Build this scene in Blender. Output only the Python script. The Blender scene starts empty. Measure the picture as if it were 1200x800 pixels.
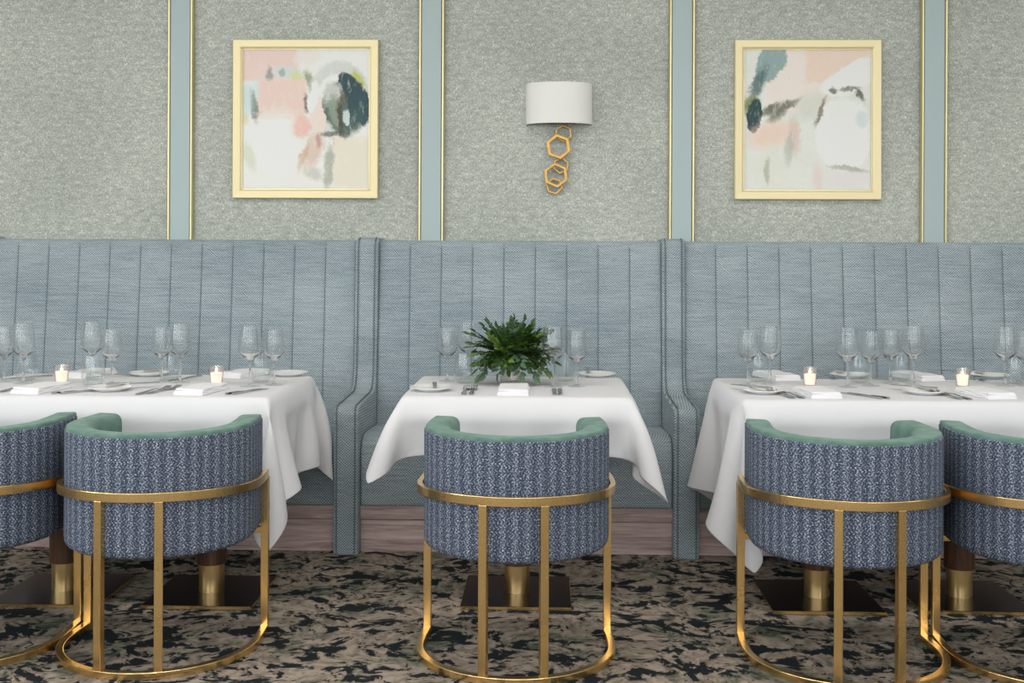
import bpy, bmesh, math, random
import numpy as np
from mathutils import Matrix, Vector

S = bpy.context.scene
COL = S.collection
PI = math.pi

# ---------------------------------------------------------------- camera
FPX, VPY = 1350.0, 298.0
cam_d = bpy.data.cameras.new('camera')
cam_d.sensor_width = 36.0
cam_d.lens = FPX / 1200 * 36
cam_d.shift_y = -(400 - VPY) / 1200
cam = bpy.data.objects.new('camera', cam_d)
COL.objects.link(cam)
ROT = Matrix.Rotation(math.radians(1.7), 4, 'Z') @ Matrix.Rotation(PI / 2, 4, 'X') @ Matrix.Rotation(math.radians(0.25), 4, 'Z')
CAMZ = 1.25
cam.matrix_world = Matrix.Translation((0, 0, CAMZ)) @ ROT
S.camera = cam
R3 = ROT.to_3x3()


def ray(px, py):
    return R3 @ Vector(((px - 600) / FPX, -(py - VPY) / FPX, -1))


def at_z(px, py, z):
    d = ray(px, py)
    t = (z - CAMZ) / d.z
    return Vector((d.x * t, d.y * t, z))


def at_y(px, py, y):
    d = ray(px, py)
    t = y / d.y
    return Vector((d.x * t, y, CAMZ + d.z * t))


# ---------------------------------------------------------------- objects
def tag(o, label=None, cat=None, group=None, kind=None):
    if label: o['label'] = label
    if cat: o['category'] = cat
    if group: o['group'] = group
    if kind: o['kind'] = kind
    return o


def empty(name, loc=(0, 0, 0), rz=0.0):
    o = bpy.data.objects.new(name, None)
    COL.objects.link(o)
    o.location = loc
    o.rotation_euler = (0, 0, rz)
    o.empty_display_size = 0.05
    return o


def copy_tree(o, parent=None):
    c = o.copy()
    COL.objects.link(c)
    if parent is not None:
        c.parent = parent
    for ch in [k for k in bpy.data.objects if k.parent == o]:
        copy_tree(ch, c)
    return c


class MB:
    """collects verts, faces and uvs of one mesh"""
    def __init__(self):
        self.v, self.f, self.uv = [], [], {}

    def add(self, vs, fs, uvs=None):
        b = len(self.v)
        self.v += [tuple(p) for p in vs]
        for i, f in enumerate(fs):
            if uvs is not None:
                self.uv[len(self.f)] = uvs[i]
            self.f.append(tuple(b + k for k in f))

    def box(self, x0, x1, y0, y1, z0, z1):
        vs = [(x, y, z) for z in (z0, z1) for y in (y0, y1) for x in (x0, x1)]
        self.add(vs, [(0, 2, 3, 1), (4, 5, 7, 6), (0, 1, 5, 4), (2, 6, 7, 3), (0, 4, 6, 2), (1, 3, 7, 5)])

    def lathe(self, prof, n=32, c=(0, 0, 0), cap0=True, cap1=True):
        vs, fs = [], []
        m = len(prof)
        for r, z in prof:
            for k in range(n):
                a = 2 * PI * k / n
                vs.append((c[0] + r * math.cos(a), c[1] + r * math.sin(a), c[2] + z))
        for i in range(m - 1):
            for k in range(n):
                fs.append((i * n + k, i * n + (k + 1) % n, (i + 1) * n + (k + 1) % n, (i + 1) * n + k))
        if cap0: fs.append(tuple(reversed(range(n))))
        if cap1: fs.append(tuple((m - 1) * n + k for k in range(n)))
        self.add(vs, fs)

    def prism(self, poly, axis, a, b):
        """poly of 2d points extruded along axis 'x','y' or 'z'"""
        n = len(poly)
        def mk(p, t):
            return {'x': (t, p[0], p[1]), 'y': (p[0], t, p[1]), 'z': (p[0], p[1], t)}[axis]
        vs = [mk(p, a) for p in poly] + [mk(p, b) for p in poly]
        fs = [tuple(range(n)), tuple(range(2 * n - 1, n - 1, -1))]
        for i in range(n):
            fs.append((i, i + n, (i + 1) % n + n, (i + 1) % n))
        self.add(vs, fs)

    def sweep(self, path, sec, closed=False, uvs=False):
        """path: list of (x,y); sec: closed list of (outward offset, z). Horizontal sweep."""
        n, m = len(path), len(sec)
        vs, fs, uv = [], [], []
        nr, L = [], [0.0]
        for i in range(n):
            p0 = path[(i - 1) % n] if (closed or i > 0) else path[i]
            p1 = path[(i + 1) % n] if (closed or i < n - 1) else path[i]
            t = (Vector(p1) - Vector(p0)).normalized()
            nr.append(Vector((t.y, -t.x)))
            if i: L.append(L[-1] + (Vector(path[i]) - Vector(path[i - 1])).length)
        for i in range(n):
            for o, z in sec:
                q = Vector(path[i]) + nr[i] * o
                vs.append((q.x, q.y, z))
        for i in range(n if closed else n - 1):
            j = (i + 1) % n
            for k in range(m):
                l = (k + 1) % m
                fs.append((i * m + k, i * m + l, j * m + l, j * m + k))
                uv.append([(L[i], sec[k][1]), (L[i], sec[l][1]), (L[j], sec[l][1]), (L[j], sec[k][1])])
        if not closed:
            fs.append(tuple(range(m)))
            uv.append([(sec[k][0], sec[k][1]) for k in range(m)])
            fs.append(tuple((n - 1) * m + k for k in range(m - 1, -1, -1)))
            uv.append([(sec[k][0], sec[k][1]) for k in range(m - 1, -1, -1)])
        self.add(vs, fs, uv if uvs else None)

    def tube(self, pts, r, n=8):
        pts = [Vector(p) for p in pts]
        rs = r if isinstance(r, (list, tuple)) else [r] * len(pts)
        vs, fs = [], []
        up = Vector((0, 0, 1))
        for i, p in enumerate(pts):
            t = (pts[min(i + 1, len(pts) - 1)] - pts[max(i - 1, 0)]).normalized()
            a = t.cross(up if abs(t.z) < 0.95 else Vector((1, 0, 0))).normalized()
            b = t.cross(a)
            for k in range(n):
                q = p + (a * math.cos(2 * PI * k / n) + b * math.sin(2 * PI * k / n)) * rs[i]
                vs.append(tuple(q))
        for i in range(len(pts) - 1):
            for k in range(n):
                fs.append((i * n + k, i * n + (k + 1) % n, (i + 1) * n + (k + 1) % n, (i + 1) * n + k))
        fs.append(tuple(range(n)))
        fs.append(tuple((len(pts) - 1) * n + k for k in range(n)))
        self.add(vs, fs)

    def build(self, name, mat, parent=None, bevel=0.0, smooth=None, sub=0, segs=2):
        me = bpy.data.meshes.new(name)
        me.from_pydata(self.v, [], self.f)
        if self.uv:
            ul = me.uv_layers.new(name='UVMap')
            for i, p in enumerate(me.polygons):
                u = self.uv.get(i)
                if u:
                    for k, li in enumerate(p.loop_indices):
                        ul.data[li].uv = u[k]
        bm = bmesh.new()
        bm.from_mesh(me)
        bmesh.ops.recalc_face_normals(bm, faces=bm.faces)
        if bevel > 0:
            es = [e for e in bm.edges if len(e.link_faces) == 2 and e.calc_face_angle(0) > 0.5]
            bmesh.ops.bevel(bm, geom=es, offset=bevel, segments=segs, profile=0.6, affect='EDGES')
        if smooth is not None:
            for f in bm.faces: f.smooth = True
            for e in bm.edges:
                e.smooth = not (len(e.link_faces) == 2 and e.calc_face_angle(0) > smooth)
        bm.to_mesh(me)
        bm.free()
        me.materials.append(mat)
        o = bpy.data.objects.new(name, me)
        COL.objects.link(o)
        if parent is not None: o.parent = parent
        if sub:
            md = o.modifiers.new('sub', 'SUBSURF')
            md.levels = md.render_levels = sub
        return o


# ---------------------------------------------------------------- materials
def srgb(r, g, b):
    f = lambda c: (c / 255 / 12.92) if c <= 10.3 else ((c / 255 + 0.055) / 1.055) ** 2.4
    return (f(r), f(g), f(b), 1)


class NT:
    """short-hand for building node trees"""
    def __init__(self, name):
        self.m = bpy.data.materials.new(name)
        self.m.use_nodes = True
        self.t = self.m.node_tree
        self.t.nodes.clear()
        self.out = self.n('ShaderNodeOutputMaterial')

    def n(self, typ, ins=None, **props):
        nd = self.t.nodes.new(typ)
        for k, v in props.items(): setattr(nd, k, v)
        for k, v in (ins or {}).items(): self.set(nd.inputs[k], v)
        return nd

    def set(self, sock, v):
        if hasattr(v, 'links') or isinstance(v, bpy.types.NodeSocket): self.t.links.new(v, sock)
        else: sock.default_value = v

    def math(self, op, a, b=0.0, c=0.0, clamp=False):
        nd = self.n('ShaderNodeMath', {0: a, 1: b, 2: c}, operation=op, use_clamp=clamp)
        return nd.outputs[0]

    def mix(self, f, a, b):
        nd = self.n('ShaderNodeMix', data_type='RGBA')
        self.set(nd.inputs[0], f); self.set(nd.inputs[6], a); self.set(nd.inputs[7], b)
        return nd.outputs[2]

    def ramp(self, f, stops, interp='LINEAR'):
        nd = self.n('ShaderNodeValToRGB', {0: f})
        cr = nd.color_ramp
        cr.interpolation = interp
        while len(cr.elements) < len(stops): cr.elements.new(0.5)
        for e, (p, c) in zip(cr.elements, stops):
            e.position = p; e.color = c
        return nd.outputs[0]

    def coord(self, which='Object'):
        return self.n('ShaderNodeTexCoord').outputs[which]

    def mapping(self, vec, scale=(1, 1, 1), loc=(0, 0, 0), rot=(0, 0, 0)):
        return self.n('ShaderNodeMapping', {'Vector': vec, 'Scale': scale, 'Location': loc, 'Rotation': rot}).outputs[0]

    def noise(self, vec, scale, detail=2.0, rough=0.5, dist=0.0):
        nd = self.n('ShaderNodeTexNoise', {'Vector': vec, 'Scale': scale, 'Detail': detail, 'Roughness': rough, 'Distortion': dist})
        return nd.outputs[0]

    def sep(self, vec):
        return self.n('ShaderNodeSeparateXYZ', {0: vec}).outputs

    def comb(self, x, y, z=0.0):
        return self.n('ShaderNodeCombineXYZ', {0: x, 1: y, 2: z}).outputs[0]

    def bump(self, h, strength=0.3, dist=0.002):
        return self.n('ShaderNodeBump', {'Height': h, 'Strength': strength, 'Distance': dist}).outputs[0]

    def bsdf(self, color, rough=0.5, metal=0.0, normal=None, **kw):
        p = self.n('ShaderNodeBsdfPrincipled', {'Base Color': color, 'Roughness': rough, 'Metallic': metal})
        for k, v in kw.items(): self.set(p.inputs[k.replace('_', ' ')], v)
        if normal is not None: self.t.links.new(normal, p.inputs['Normal'])
        self.t.links.new(p.outputs[0], self.out.inputs[0])
        return self.m


def m_plain(name, col, rough=0.5, metal=0.0, **kw):
    return NT(name).bsdf(col, rough, metal, **kw)


def m_metal(name, col, rough, streak=0.12, axis=(1, 1, 60)):
    t = NT(name)
    nz = t.noise(t.mapping(t.coord(), axis), 14, 3)
    c = t.mix(t.math('MULTIPLY', nz, streak * 2), col, tuple(x * 0.6 for x in col[:3]) + (1,))
    r = t.math('ADD', t.math('MULTIPLY', nz, 0.12), rough - 0.06)
    return t.bsdf(c, r, 1.0)


def m_wallpaper():
    t = NT('wallpaper_linen')
    co = t.coord()
    a = t.noise(t.mapping(co, (80, 80, 300)), 1.0, 2, 0.6)
    b = t.noise(t.mapping(co, (300, 300, 70), (3, 7, 1)), 1.0, 2, 0.6)
    c = t.noise(t.mapping(co, (170, 170, 170), (9, 2, 4)), 1.0, 3, 0.7)
    f = t.math('ADD', t.math('MULTIPLY', t.math('MAXIMUM', a, b), 0.62), t.math('MULTIPLY', c, 0.38))
    big = t.noise(co, 1.6, 3)
    mid = t.noise(t.mapping(co, (22, 22, 50)), 1.0, 3, 0.6)
    f2 = t.math('ADD', f, t.math('MULTIPLY', t.math('SUBTRACT', mid, 0.5), 0.22))
    f2 = t.math('ADD', f2, t.math('MULTIPLY', t.math('SUBTRACT', big, 0.5), 0.12))
    col = t.ramp(f2, [(0.42, srgb(144, 152, 147)), (0.53, srgb(184, 190, 182)), (0.59, srgb(214, 215, 205)), (0.66, srgb(252, 249, 240))])
    return t.bsdf(col, 0.55, 0.0, t.bump(f, 0.25, 0.002), Specular_IOR_Level=0.35)


def m_weave(name, dark, mid, light, pitch=0.0115):
    t = NT(name)
    x, y, z = t.sep(t.coord())[:3]
    u = t.math('MULTIPLY_ADD', y, 0.45, x)
    z = t.math('MULTIPLY_ADD', y, 0.5, z)
    k = 2 * PI / pitch
    wob = t.math('MULTIPLY', t.noise(t.coord(), 30, 2), 0.012)
    s1 = t.math('SINE', t.math('MULTIPLY', t.math('ADD', u, wob), k))
    s2 = t.math('SINE', t.math('MULTIPLY', t.math('ADD', z, wob), k))
    w = t.math('MULTIPLY_ADD', t.math('MULTIPLY', s1, s2), 0.5, 0.5)
    co = t.coord()
    slub = t.noise(t.mapping(co, (9, 9, 260)), 1.0, 3, 0.6)
    fleck = t.noise(t.mapping(co, (160, 160, 160)), 1.0, 2)
    big = t.noise(t.mapping(co, (2.5, 2.5, 5)), 1.0, 2)
    f = t.math('ADD', t.math('MULTIPLY', w, 0.44), t.math('MULTIPLY', slub, 0.34))
    f = t.math('ADD', f, t.math('MULTIPLY', t.math('ADD', fleck, big), 0.17))
    col = t.ramp(f, [(0.30, dark), (0.51, mid), (0.74, light)])
    return t.bsdf(col, 0.85, 0.0, t.bump(t.math('ADD', w, slub), 0.35, 0.002), Specular_IOR_Level=0.25,
                  Sheen_Weight=0.15, Sheen_Roughness=0.5)


def m_chair_fabric():
    t = NT('navy_zigzag_fabric')
    uv = t.coord('UV')
    u, v = t.sep(uv)[:2]
    # columns of short light stitches on navy
    colw = t.math('MULTIPLY_ADD', t.math('SINE', t.math('MULTIPLY', u, 2 * PI / 0.037)), 0.5, 0.5)
    tri = t.math('PINGPONG', v, 0.009)
    d1 = t.math('SINE', t.math('MULTIPLY', t.math('ADD', u, t.math('MULTIPLY', tri, 1.1)), 2 * PI / 0.0115))
    nz = t.noise(t.mapping(uv, (215, 190, 1)), 1.0, 2, 0.75)
    f = t.math('ADD', nz, t.math('ADD', t.math('MULTIPLY', d1, 0.055), t.math('MULTIPLY', colw, 0.075)))
    col = t.ramp(f, [(0.42, srgb(54, 62, 80)), (0.54, srgb(84, 94, 114)), (0.63, srgb(136, 147, 165)), (0.74, srgb(214, 220, 228))])
    return t.bsdf(col, 0.85, 0.0, t.bump(f, 0.15, 0.001), Specular_IOR_Level=0.2)


def m_velvet():
    t = NT('sage_velvet')
    nz = t.noise(t.coord(), 22, 3)
    col = t.ramp(nz, [(0.3, srgb(92, 124, 115)), (0.7, srgb(120, 151, 141))])
    return t.bsdf(col, 0.75, 0.0, None, Sheen_Weight=0.35, Sheen_Roughness=0.35, Sheen_Tint=srgb(190, 210, 200), Specular_IOR_Level=0.2)


def m_carpet():
    t = NT('patterned_carpet')
    co = t.coord()
    w = t.n('ShaderNodeTexNoise', {'Vector': co, 'Scale': 4.2, 'Detail': 2.0})
    wv = t.n('ShaderNodeVectorMath', {0: w.outputs[1], 1: (0.5, 0.5, 0.5)}, operation='SUBTRACT').outputs[0]
    wv = t.n('ShaderNodeVectorMath', {0: wv, 'Scale': 0.22}, operation='SCALE').outputs[0]
    p = t.n('ShaderNodeVectorMath', {0: co, 1: wv}, operation='ADD').outputs[0]
    a = t.noise(t.mapping(p, (0.8, 1.15, 1), rot=(0, 0, 0.25)), 10.5, 3.5, 0.58, 0.35)
    b = t.noise(t.mapping(p, (1.0, 1.0, 1), (4, 9, 0)), 4.6, 3, 0.6, 0.5)
    c = t.noise(t.mapping(p, (1, 0.8, 1), (7, 1, 0)), 27, 3, 0.65, 0.3)
    f = t.math('ADD', t.math('MULTIPLY', a, 0.66), t.math('MULTIPLY', c, 0.34))
    beige = t.mix(t.ramp(c, [(0.4, (0, 0, 0, 1)), (0.62, (1, 1, 1, 1))]), srgb(152, 138, 124), srgb(200, 184, 168))
    green = t.mix(t.ramp(c, [(0.42, (0, 0, 0, 1)), (0.6, (1, 1, 1, 1))]), srgb(92, 98, 86), srgb(156, 154, 136))
    base = t.mix(t.ramp(b, [(0.50, (0, 0, 0, 1)), (0.62, (1, 1, 1, 1))]), beige, green)
    dark = t.ramp(f, [(0.455, (1, 1, 1, 1)), (0.488, (0, 0, 0, 1))])
    d = t.noise(t.mapping(p, (0.8, 1.3, 1), (2, 5, 0)), 36, 2, 0.6, 0.2)
    speck = t.ramp(d, [(0.345, (1, 1, 1, 1)), (0.375, (0, 0, 0, 1))])
    dark = t.math('MAXIMUM', dark, speck)
    col = t.mix(dark, base, srgb(40, 46, 50))
    fine = t.noise(co, 420, 2)
    col = t.mix(t.math('MULTIPLY', fine, 0.35), col, (0.02, 0.02, 0.018, 1))
    return t.bsdf(col, 0.95, 0.0, t.bump(fine, 0.6, 0.004), Specular_IOR_Level=0.1)


def m_wood(name, c0, c1, c2, vertical=False, rough=0.5):
    t = NT(name)
    co = t.coord()
    sc = (30, 30, 1.6) if vertical else (1.6, 30, 30)
    a = t.noise(t.mapping(co, sc), 1.6, 5, 0.6, 0.6)
    b = t.noise(t.mapping(co, tuple(s * 6 for s in sc)), 1.5, 2)
    f = t.math('ADD', t.math('MULTIPLY', a, 0.75), t.math('MULTIPLY', b, 0.25))
    col = t.ramp(f, [(0.34, c0), (0.5, c1), (0.66, c2)])
    return t.bsdf(col, rough, 0.0, t.bump(f, 0.15, 0.001))


def m_cloth():
    t = NT('white_linen')
    uv = t.coord('UV')
    u, v = t.sep(uv)[:2]
    # uv run 0..1 twice: distance to hem is stored in the second pair
    hem = t.n('ShaderNodeAttribute', attribute_name='hem').outputs['Fac']
    line = t.math('COMPARE', hem, 0.022, 0.004)
    th = t.noise(t.mapping(uv, (600, 600, 1)), 1.0, 1)
    h = t.math('SUBTRACT', t.math('MULTIPLY', th, 0.15), line)
    return t.bsdf(srgb(232, 232, 236), 0.85, 0.0, t.bump(h, 0.35, 0.002), Specular_IOR_Level=0.2)


def m_glass(name='clear_glass', tint=(1, 1, 1, 1)):
    t = NT(name)
    f = t.n('ShaderNodeFresnel', {'IOR': 1.45}).outputs[0]
    g = t.n('ShaderNodeBsdfRefraction', {'Color': tint, 'Roughness': 0.0, 'IOR': 1.45})
    r = t.n('ShaderNodeBsdfGlossy', {'Color': (1, 1, 1, 1), 'Roughness': 0.15})
    mx = t.n('ShaderNodeMixShader', {0: f})
    t.t.links.new(g.outputs[0], mx.inputs[1]); t.t.links.new(r.outputs[0], mx.inputs[2])
    t.t.links.new(mx.outputs[0], t.out.inputs[0])
    return t.m


def m_thin_glass(name='thin_glass', tint=(0.97, 0.98, 0.98, 1), base=0.045, edge=0.75):
    t = NT(name)
    lw = t.n('ShaderNodeLayerWeight', {'Blend': 0.5}).outputs['Facing']
    f = t.math('MULTIPLY_ADD', t.math('POWER', lw, 3.5), edge, base)
    a = t.n('ShaderNodeBsdfTransparent', {'Color': tint})
    b = t.n('ShaderNodeBsdfGlossy', {'Color': (1, 1, 1, 1), 'Roughness': 0.15})
    mx = t.n('ShaderNodeMixShader', {0: f})
    t.t.links.new(a.outputs[0], mx.inputs[1]); t.t.links.new(b.outputs[0], mx.inputs[2])
    t.t.links.new(mx.outputs[0], t.out.inputs[0])
    return t.m


def m_emit(name, col, s):
    t = NT(name)
    e = t.n('ShaderNodeEmission', {'Color': col, 'Strength': s})
    t.t.links.new(e.outputs[0], t.out.inputs[0])
    return t.m


def m_leaf(name, c0, c1):
    t = NT(name)
    nz = t.noise(t.coord(), 40, 2)
    col = t.mix(nz, c0, c1)
    return t.bsdf(col, 0.42, 0.0, None, Specular_IOR_Level=0.45)


def m_painting(name, base, blobs, grain=(0, 0)):
    """loose brushwork: soft-edged strokes laid over each other"""
    t = NT(name)
    uv = t.coord('UV')
    w = t.n('ShaderNodeTexNoise', {'Vector': uv, 'Scale': 5.5, 'Detail': 6.0, 'Roughness': 0.62})
    wv = t.n('ShaderNodeVectorMath', {0: w.outputs[1], 1: (0.5, 0.5, 0.5)}, operation='SUBTRACT').outputs[0]
    wv = t.n('ShaderNodeVectorMath', {0: wv, 'Scale': 0.09}, operation='SCALE').outputs[0]
    p = t.n('ShaderNodeVectorMath', {0: uv, 1: wv}, operation='ADD').outputs[0]
    w2 = t.n('ShaderNodeTexNoise', {'Vector': uv, 'Scale': 26.0, 'Detail': 4.0, 'Roughness': 0.7})
    wv2 = t.n('ShaderNodeVectorMath', {0: w2.outputs[1], 1: (0.5, 0.5, 0.5)}, operation='SUBTRACT').outputs[0]
    wv2 = t.n('ShaderNodeVectorMath', {0: wv2, 'Scale': 0.05}, operation='SCALE').outputs[0]
    p = t.n('ShaderNodeVectorMath', {0: p, 1: wv2}, operation='ADD').outputs[0]
    tone = t.noise(t.mapping(uv, (3, 5, 1)), 1.5, 4, 0.6)
    col = t.mix(tone, base[0], base[1])
    for i, (cx, cy, rx, ry, rot, c, op, kind) in enumerate(blobs):
        # uv measured with v downwards (as one reads the canvas)
        q = t.n('ShaderNodeVectorMath', {0: p, 1: (cx, 1 - cy, 0)}, operation='SUBTRACT').outputs[0]
        q = t.mapping(q, (1, 1, 1), rot=(0, 0, -math.radians(rot)))
        q = t.n('ShaderNodeVectorMath', {0: q, 1: (1 / rx, 1 / ry, 0)}, operation='MULTIPLY').outputs[0]
        x, y = t.sep(q)[:2]
        if kind == 'box':
            d = t.math('MAXIMUM', t.math('ABSOLUTE', x), t.math('ABSOLUTE', y))
        else:
            d = t.n('ShaderNodeVectorMath', {0: t.comb(x, y)}, operation='LENGTH').outputs[1]
        if kind == 'ring':
            d = t.math('MULTIPLY', t.math('ABSOLUTE', t.math('SUBTRACT', d, 0.84)), 5.0)
        dry = t.noise(t.mapping(q, (3.0, 9.0, 1), (i * 3.1, i * 1.7, 0)), 1.6, 5, 0.7)
        e = t.math('ADD', d, t.math('MULTIPLY', t.math('SUBTRACT', dry, 0.5), {'soft': 0.6, 'dry': 1.1}.get(kind, 0.42)))
        soft = {'soft': (0.45, 1.15), 'dry': (0.5, 0.95), 'ring': (0.5, 1.0)}.get(kind, (0.90, 1.04))
        mask = t.n('ShaderNodeMapRange', {'Value': e, 'From Min': soft[0], 'From Max': soft[1], 'To Min': op, 'To Max': 0.0}).outputs[0]
        col = t.mix(mask, col, c)
    # dragged dry-brush scratches of pale paint
    scr = t.noise(t.mapping(p, (34, 7, 1), rot=(0, 0, 0.3)), 1.0, 5, 0.75)
    sm = t.n('ShaderNodeMapRange', {'Value': scr, 'From Min': 0.54, 'From Max': 0.68, 'To Min': 0.0, 'To Max': 0.42}).outputs[0]
    col = t.mix(sm, col, base[0])
    drk = t.noise(t.mapping(p, (60, 16, 1), (5, 3, 0), rot=(0, 0, -0.5)), 1.0, 5, 0.8)
    dm = t.n('ShaderNodeMapRange', {'Value': drk, 'From Min': 0.60, 'From Max': 0.72, 'To Min': 0.0, 'To Max': 0.28}).outputs[0]
    col = t.mix(dm, col, srgb(120, 120, 104))
    col = t.n('ShaderNodeVectorMath', {0: col, 1: (1.16, 1.16, 1.15)}, operation='MULTIPLY').outputs[0]
    col = t.n('ShaderNodeVectorMath', {0: col, 1: (0.95, 0.95, 0.95)}, operation='MINIMUM').outputs[0]
    weave = t.noise(t.mapping(uv, (260, 260, 1)), 1.0, 1)
    return t.bsdf(col, 0.45, 0.0, t.bump(weave, 0.15, 0.001), Specular_IOR_Level=0.4)


M = {}
M['wallpaper'] = m_wallpaper()
M['booth'] = m_weave('booth_weave', srgb(80, 97, 109), srgb(133, 151, 161), srgb(206, 214, 219))
M['piping'] = m_plain('booth_piping', srgb(112, 128, 134), 0.85)
M['chair'] = m_chair_fabric()
M['velvet'] = m_velvet()
M['brass'] = m_metal('brushed_brass', srgb(246, 210, 146), 0.27, 0.03, (.4, .4, .4))
M['brass_dark'] = m_metal('bronze_plate', srgb(58, 46, 34), 0.24, 0.03, (.4, .4, .4))
M['sleeve'] = m_metal('brass_sleeve', srgb(248, 216, 156), 0.29, 0.03, (.4, .4, .4))
M['goldbead'] = m_metal('pale_gold_bead', srgb(230, 216, 168), 0.38, 0.05, (.4, .4, .4))
M['goldframe'] = NT('champagne_gold_frame').bsdf(srgb(244, 230, 186), 0.5, 0.45)
M['goldleaf'] = m_metal('antique_gold', srgb(206, 164, 96), 0.4, 0.25, (4, 4, 4))
M['pilaster'] = NT('pale_blue_paint').bsdf(srgb(182, 200, 202), 0.45)
M['carpet'] = m_carpet()
M['plinth'] = m_wood('plinth_wood', srgb(150, 124, 120), srgb(196, 172, 167), srgb(226, 204, 199))
M['walnut'] = m_wood('walnut', srgb(52, 32, 22), srgb(86, 56, 38), srgb(112, 76, 54), True, 0.4)
M['cloth'] = m_cloth()
M['napkin'] = m_plain('white_napkin', srgb(244, 244, 247), 0.9, Specular_IOR_Level=0.15)
M['china'] = m_plain('white_china', srgb(240, 240, 238), 0.18)
M['steel'] = m_metal('polished_steel', srgb(190, 190, 188), 0.18)
M['glass'] = m_thin_glass('wine_glass_bowl', base=0.035, edge=0.85)
M['solidglass'] = m_glass('stem_glass')
M['footglass'] = m_thin_glass('wine_glass_foot', base=0.03, edge=0.28)
M['votive'] = m_thin_glass('votive_glass', (0.98, 0.95, 0.93, 1), 0.14, 0.7)
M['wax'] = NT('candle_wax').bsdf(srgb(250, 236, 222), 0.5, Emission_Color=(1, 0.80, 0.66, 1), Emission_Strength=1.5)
M['flame'] = m_emit('candle_flame', (1, 0.78, 0.5, 1), 14.0)
M['wick'] = m_plain('wick', srgb(40, 34, 30), 0.9)
M['leaf'] = m_leaf('fern_green', srgb(34, 62, 26), srgb(70, 104, 44))
M['leaf2'] = m_leaf('bright_fern_green', srgb(84, 120, 42), srgb(136, 162, 70))
M['leaf3'] = m_leaf('eucalyptus_green', srgb(62, 92, 70), srgb(110, 136, 108))
M['twig'] = m_plain('green_stem', srgb(70, 92, 44), 0.6)
M['white'] = m_plain('white_plaster', srgb(236, 234, 228), 0.9)
M['sidewall'] = m_plain('side_wall_paint', srgb(196, 200, 192), 0.9)
M['shade'] = NT('linen_shade').bsdf(srgb(250, 249, 245), 0.9, Specular_IOR_Level=0.1)
M['tabletop'] = m_plain('tabletop_laminate', srgb(90, 66, 50), 0.5)

# ---------------------------------------------------------------- room
YW = 5.50
XL, XR, YF, ZC = -5.6, 5.6, -4.2, 3.1


def struct(name, mb, mat, parent=None, **kw):
    o = mb.build(name, mat, parent, **kw)
    if parent is None: o['kind'] = 'structure'
    return o


b = MB(); b.box(XL - .2, XR + .2, YF - .2, YW + .2, -.1, 0); struct('floor', b, M['carpet'])
b = MB(); b.box(XL - .2, XR + .2, YF - .2, YW + .2, ZC, ZC + .1); struct('ceiling', b, M['white'])
b = MB(); b.box(XL - .2, XR + .2, YW, YW + .15, 0, ZC); struct('wall_back', b, M['wallpaper'])
# windows in the wall behind the viewer and in both side walls
WZ0, WZ1 = 1.25, 2.85
wn = 0


def window_wall(name, mat, a0, a1, spans, place, energy):
    """wall running from a0 to a1 with window openings; place(a, depth, z) maps to world (depth outwards)"""
    global wn
    def bx(b, p0, p1, d0, d1, z0, z1):
        q0, q1 = place(p0, d0, z0), place(p1, d1, z1)
        b.box(*[v for k in range(3) for v in sorted((q0[k], q1[k]))])
    b = MB()
    bx(b, a0, a1, 0, .15, 0, WZ0); bx(b, a0, a1, 0, .15, WZ1, ZC)
    xs = [a0] + [v for w in spans for v in w] + [a1]
    for i in range(0, len(xs), 2): bx(b, xs[i], xs[i + 1], 0, .15, WZ0, WZ1)
    struct(name, b, mat)
    for (x0, x1) in spans:
        wn += 1
        b = MB()
        for a in (x0, x1 - .05): bx(b, a, a + .05, .04, .1, WZ0, WZ1)
        for z in (WZ0, WZ1 - .05): bx(b, x0, x1, .04, .1, z, z + .05)
        struct('window_%d' % wn, b, M['white'])
        ld = bpy.data.lights.new('daylight', 'AREA')
        ld.shape = 'RECTANGLE'; ld.size = x1 - x0; ld.size_y = WZ1 - WZ0
        ld.energy = energy * (x1 - x0); ld.color = (0.93, 0.968, 1.0)
        lo = bpy.data.objects.new('daylight', ld); COL.objects.link(lo)
        c, inn = Vector(place((x0 + x1) / 2, .11, (WZ0 + WZ1) / 2)), Vector(place((x0 + x1) / 2, -1, (WZ0 + WZ1) / 2))
        lo.location = c
        lo.rotation_euler = (inn - c).to_track_quat('-Z', 'Y').to_euler()


window_wall('wall_front', M['white'], XL - .15, XR + .15, [(-4.3, -2.5), (-0.9, 0.9), (2.5, 4.3)], lambda a, d, z: (a, YF - d, z), 60)
window_wall('wall_left', M['sidewall'], YF, YW, [(-3.0, -1.0), (0.5, 2.1)], lambda a, d, z: (XL - d, a, z), 58)
window_wall('wall_right', M['sidewall'], YF, YW, [(-3.0, -1.0), (0.5, 2.1)], lambda a, d, z: (XR + d, a, z), 12)

# pilasters on the wall
pil = [-82, 211.5, 505.5, 799, 1094.5, 1388]
for i, px in enumerate(pil):
    x = at_y(px, 140, YW - .015).x
    b = MB(); b.box(x - .047, x + .047, YW - .022, YW, 0, ZC)
    o = struct('trim_%d' % (i + 1), b, M['pilaster'], bevel=.003)
    for s in (-1, 1):
        b = MB()
        xc = x + s * .0545
        b.prism([(xc - .008, YW), (xc - .008, YW - .018), (xc - .003, YW - .026), (xc + .003, YW - .026), (xc + .008, YW - .018), (xc + .008, YW)], 'z', 0, ZC)
        b.build('gold_bead', M['goldbead'], o)

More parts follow.
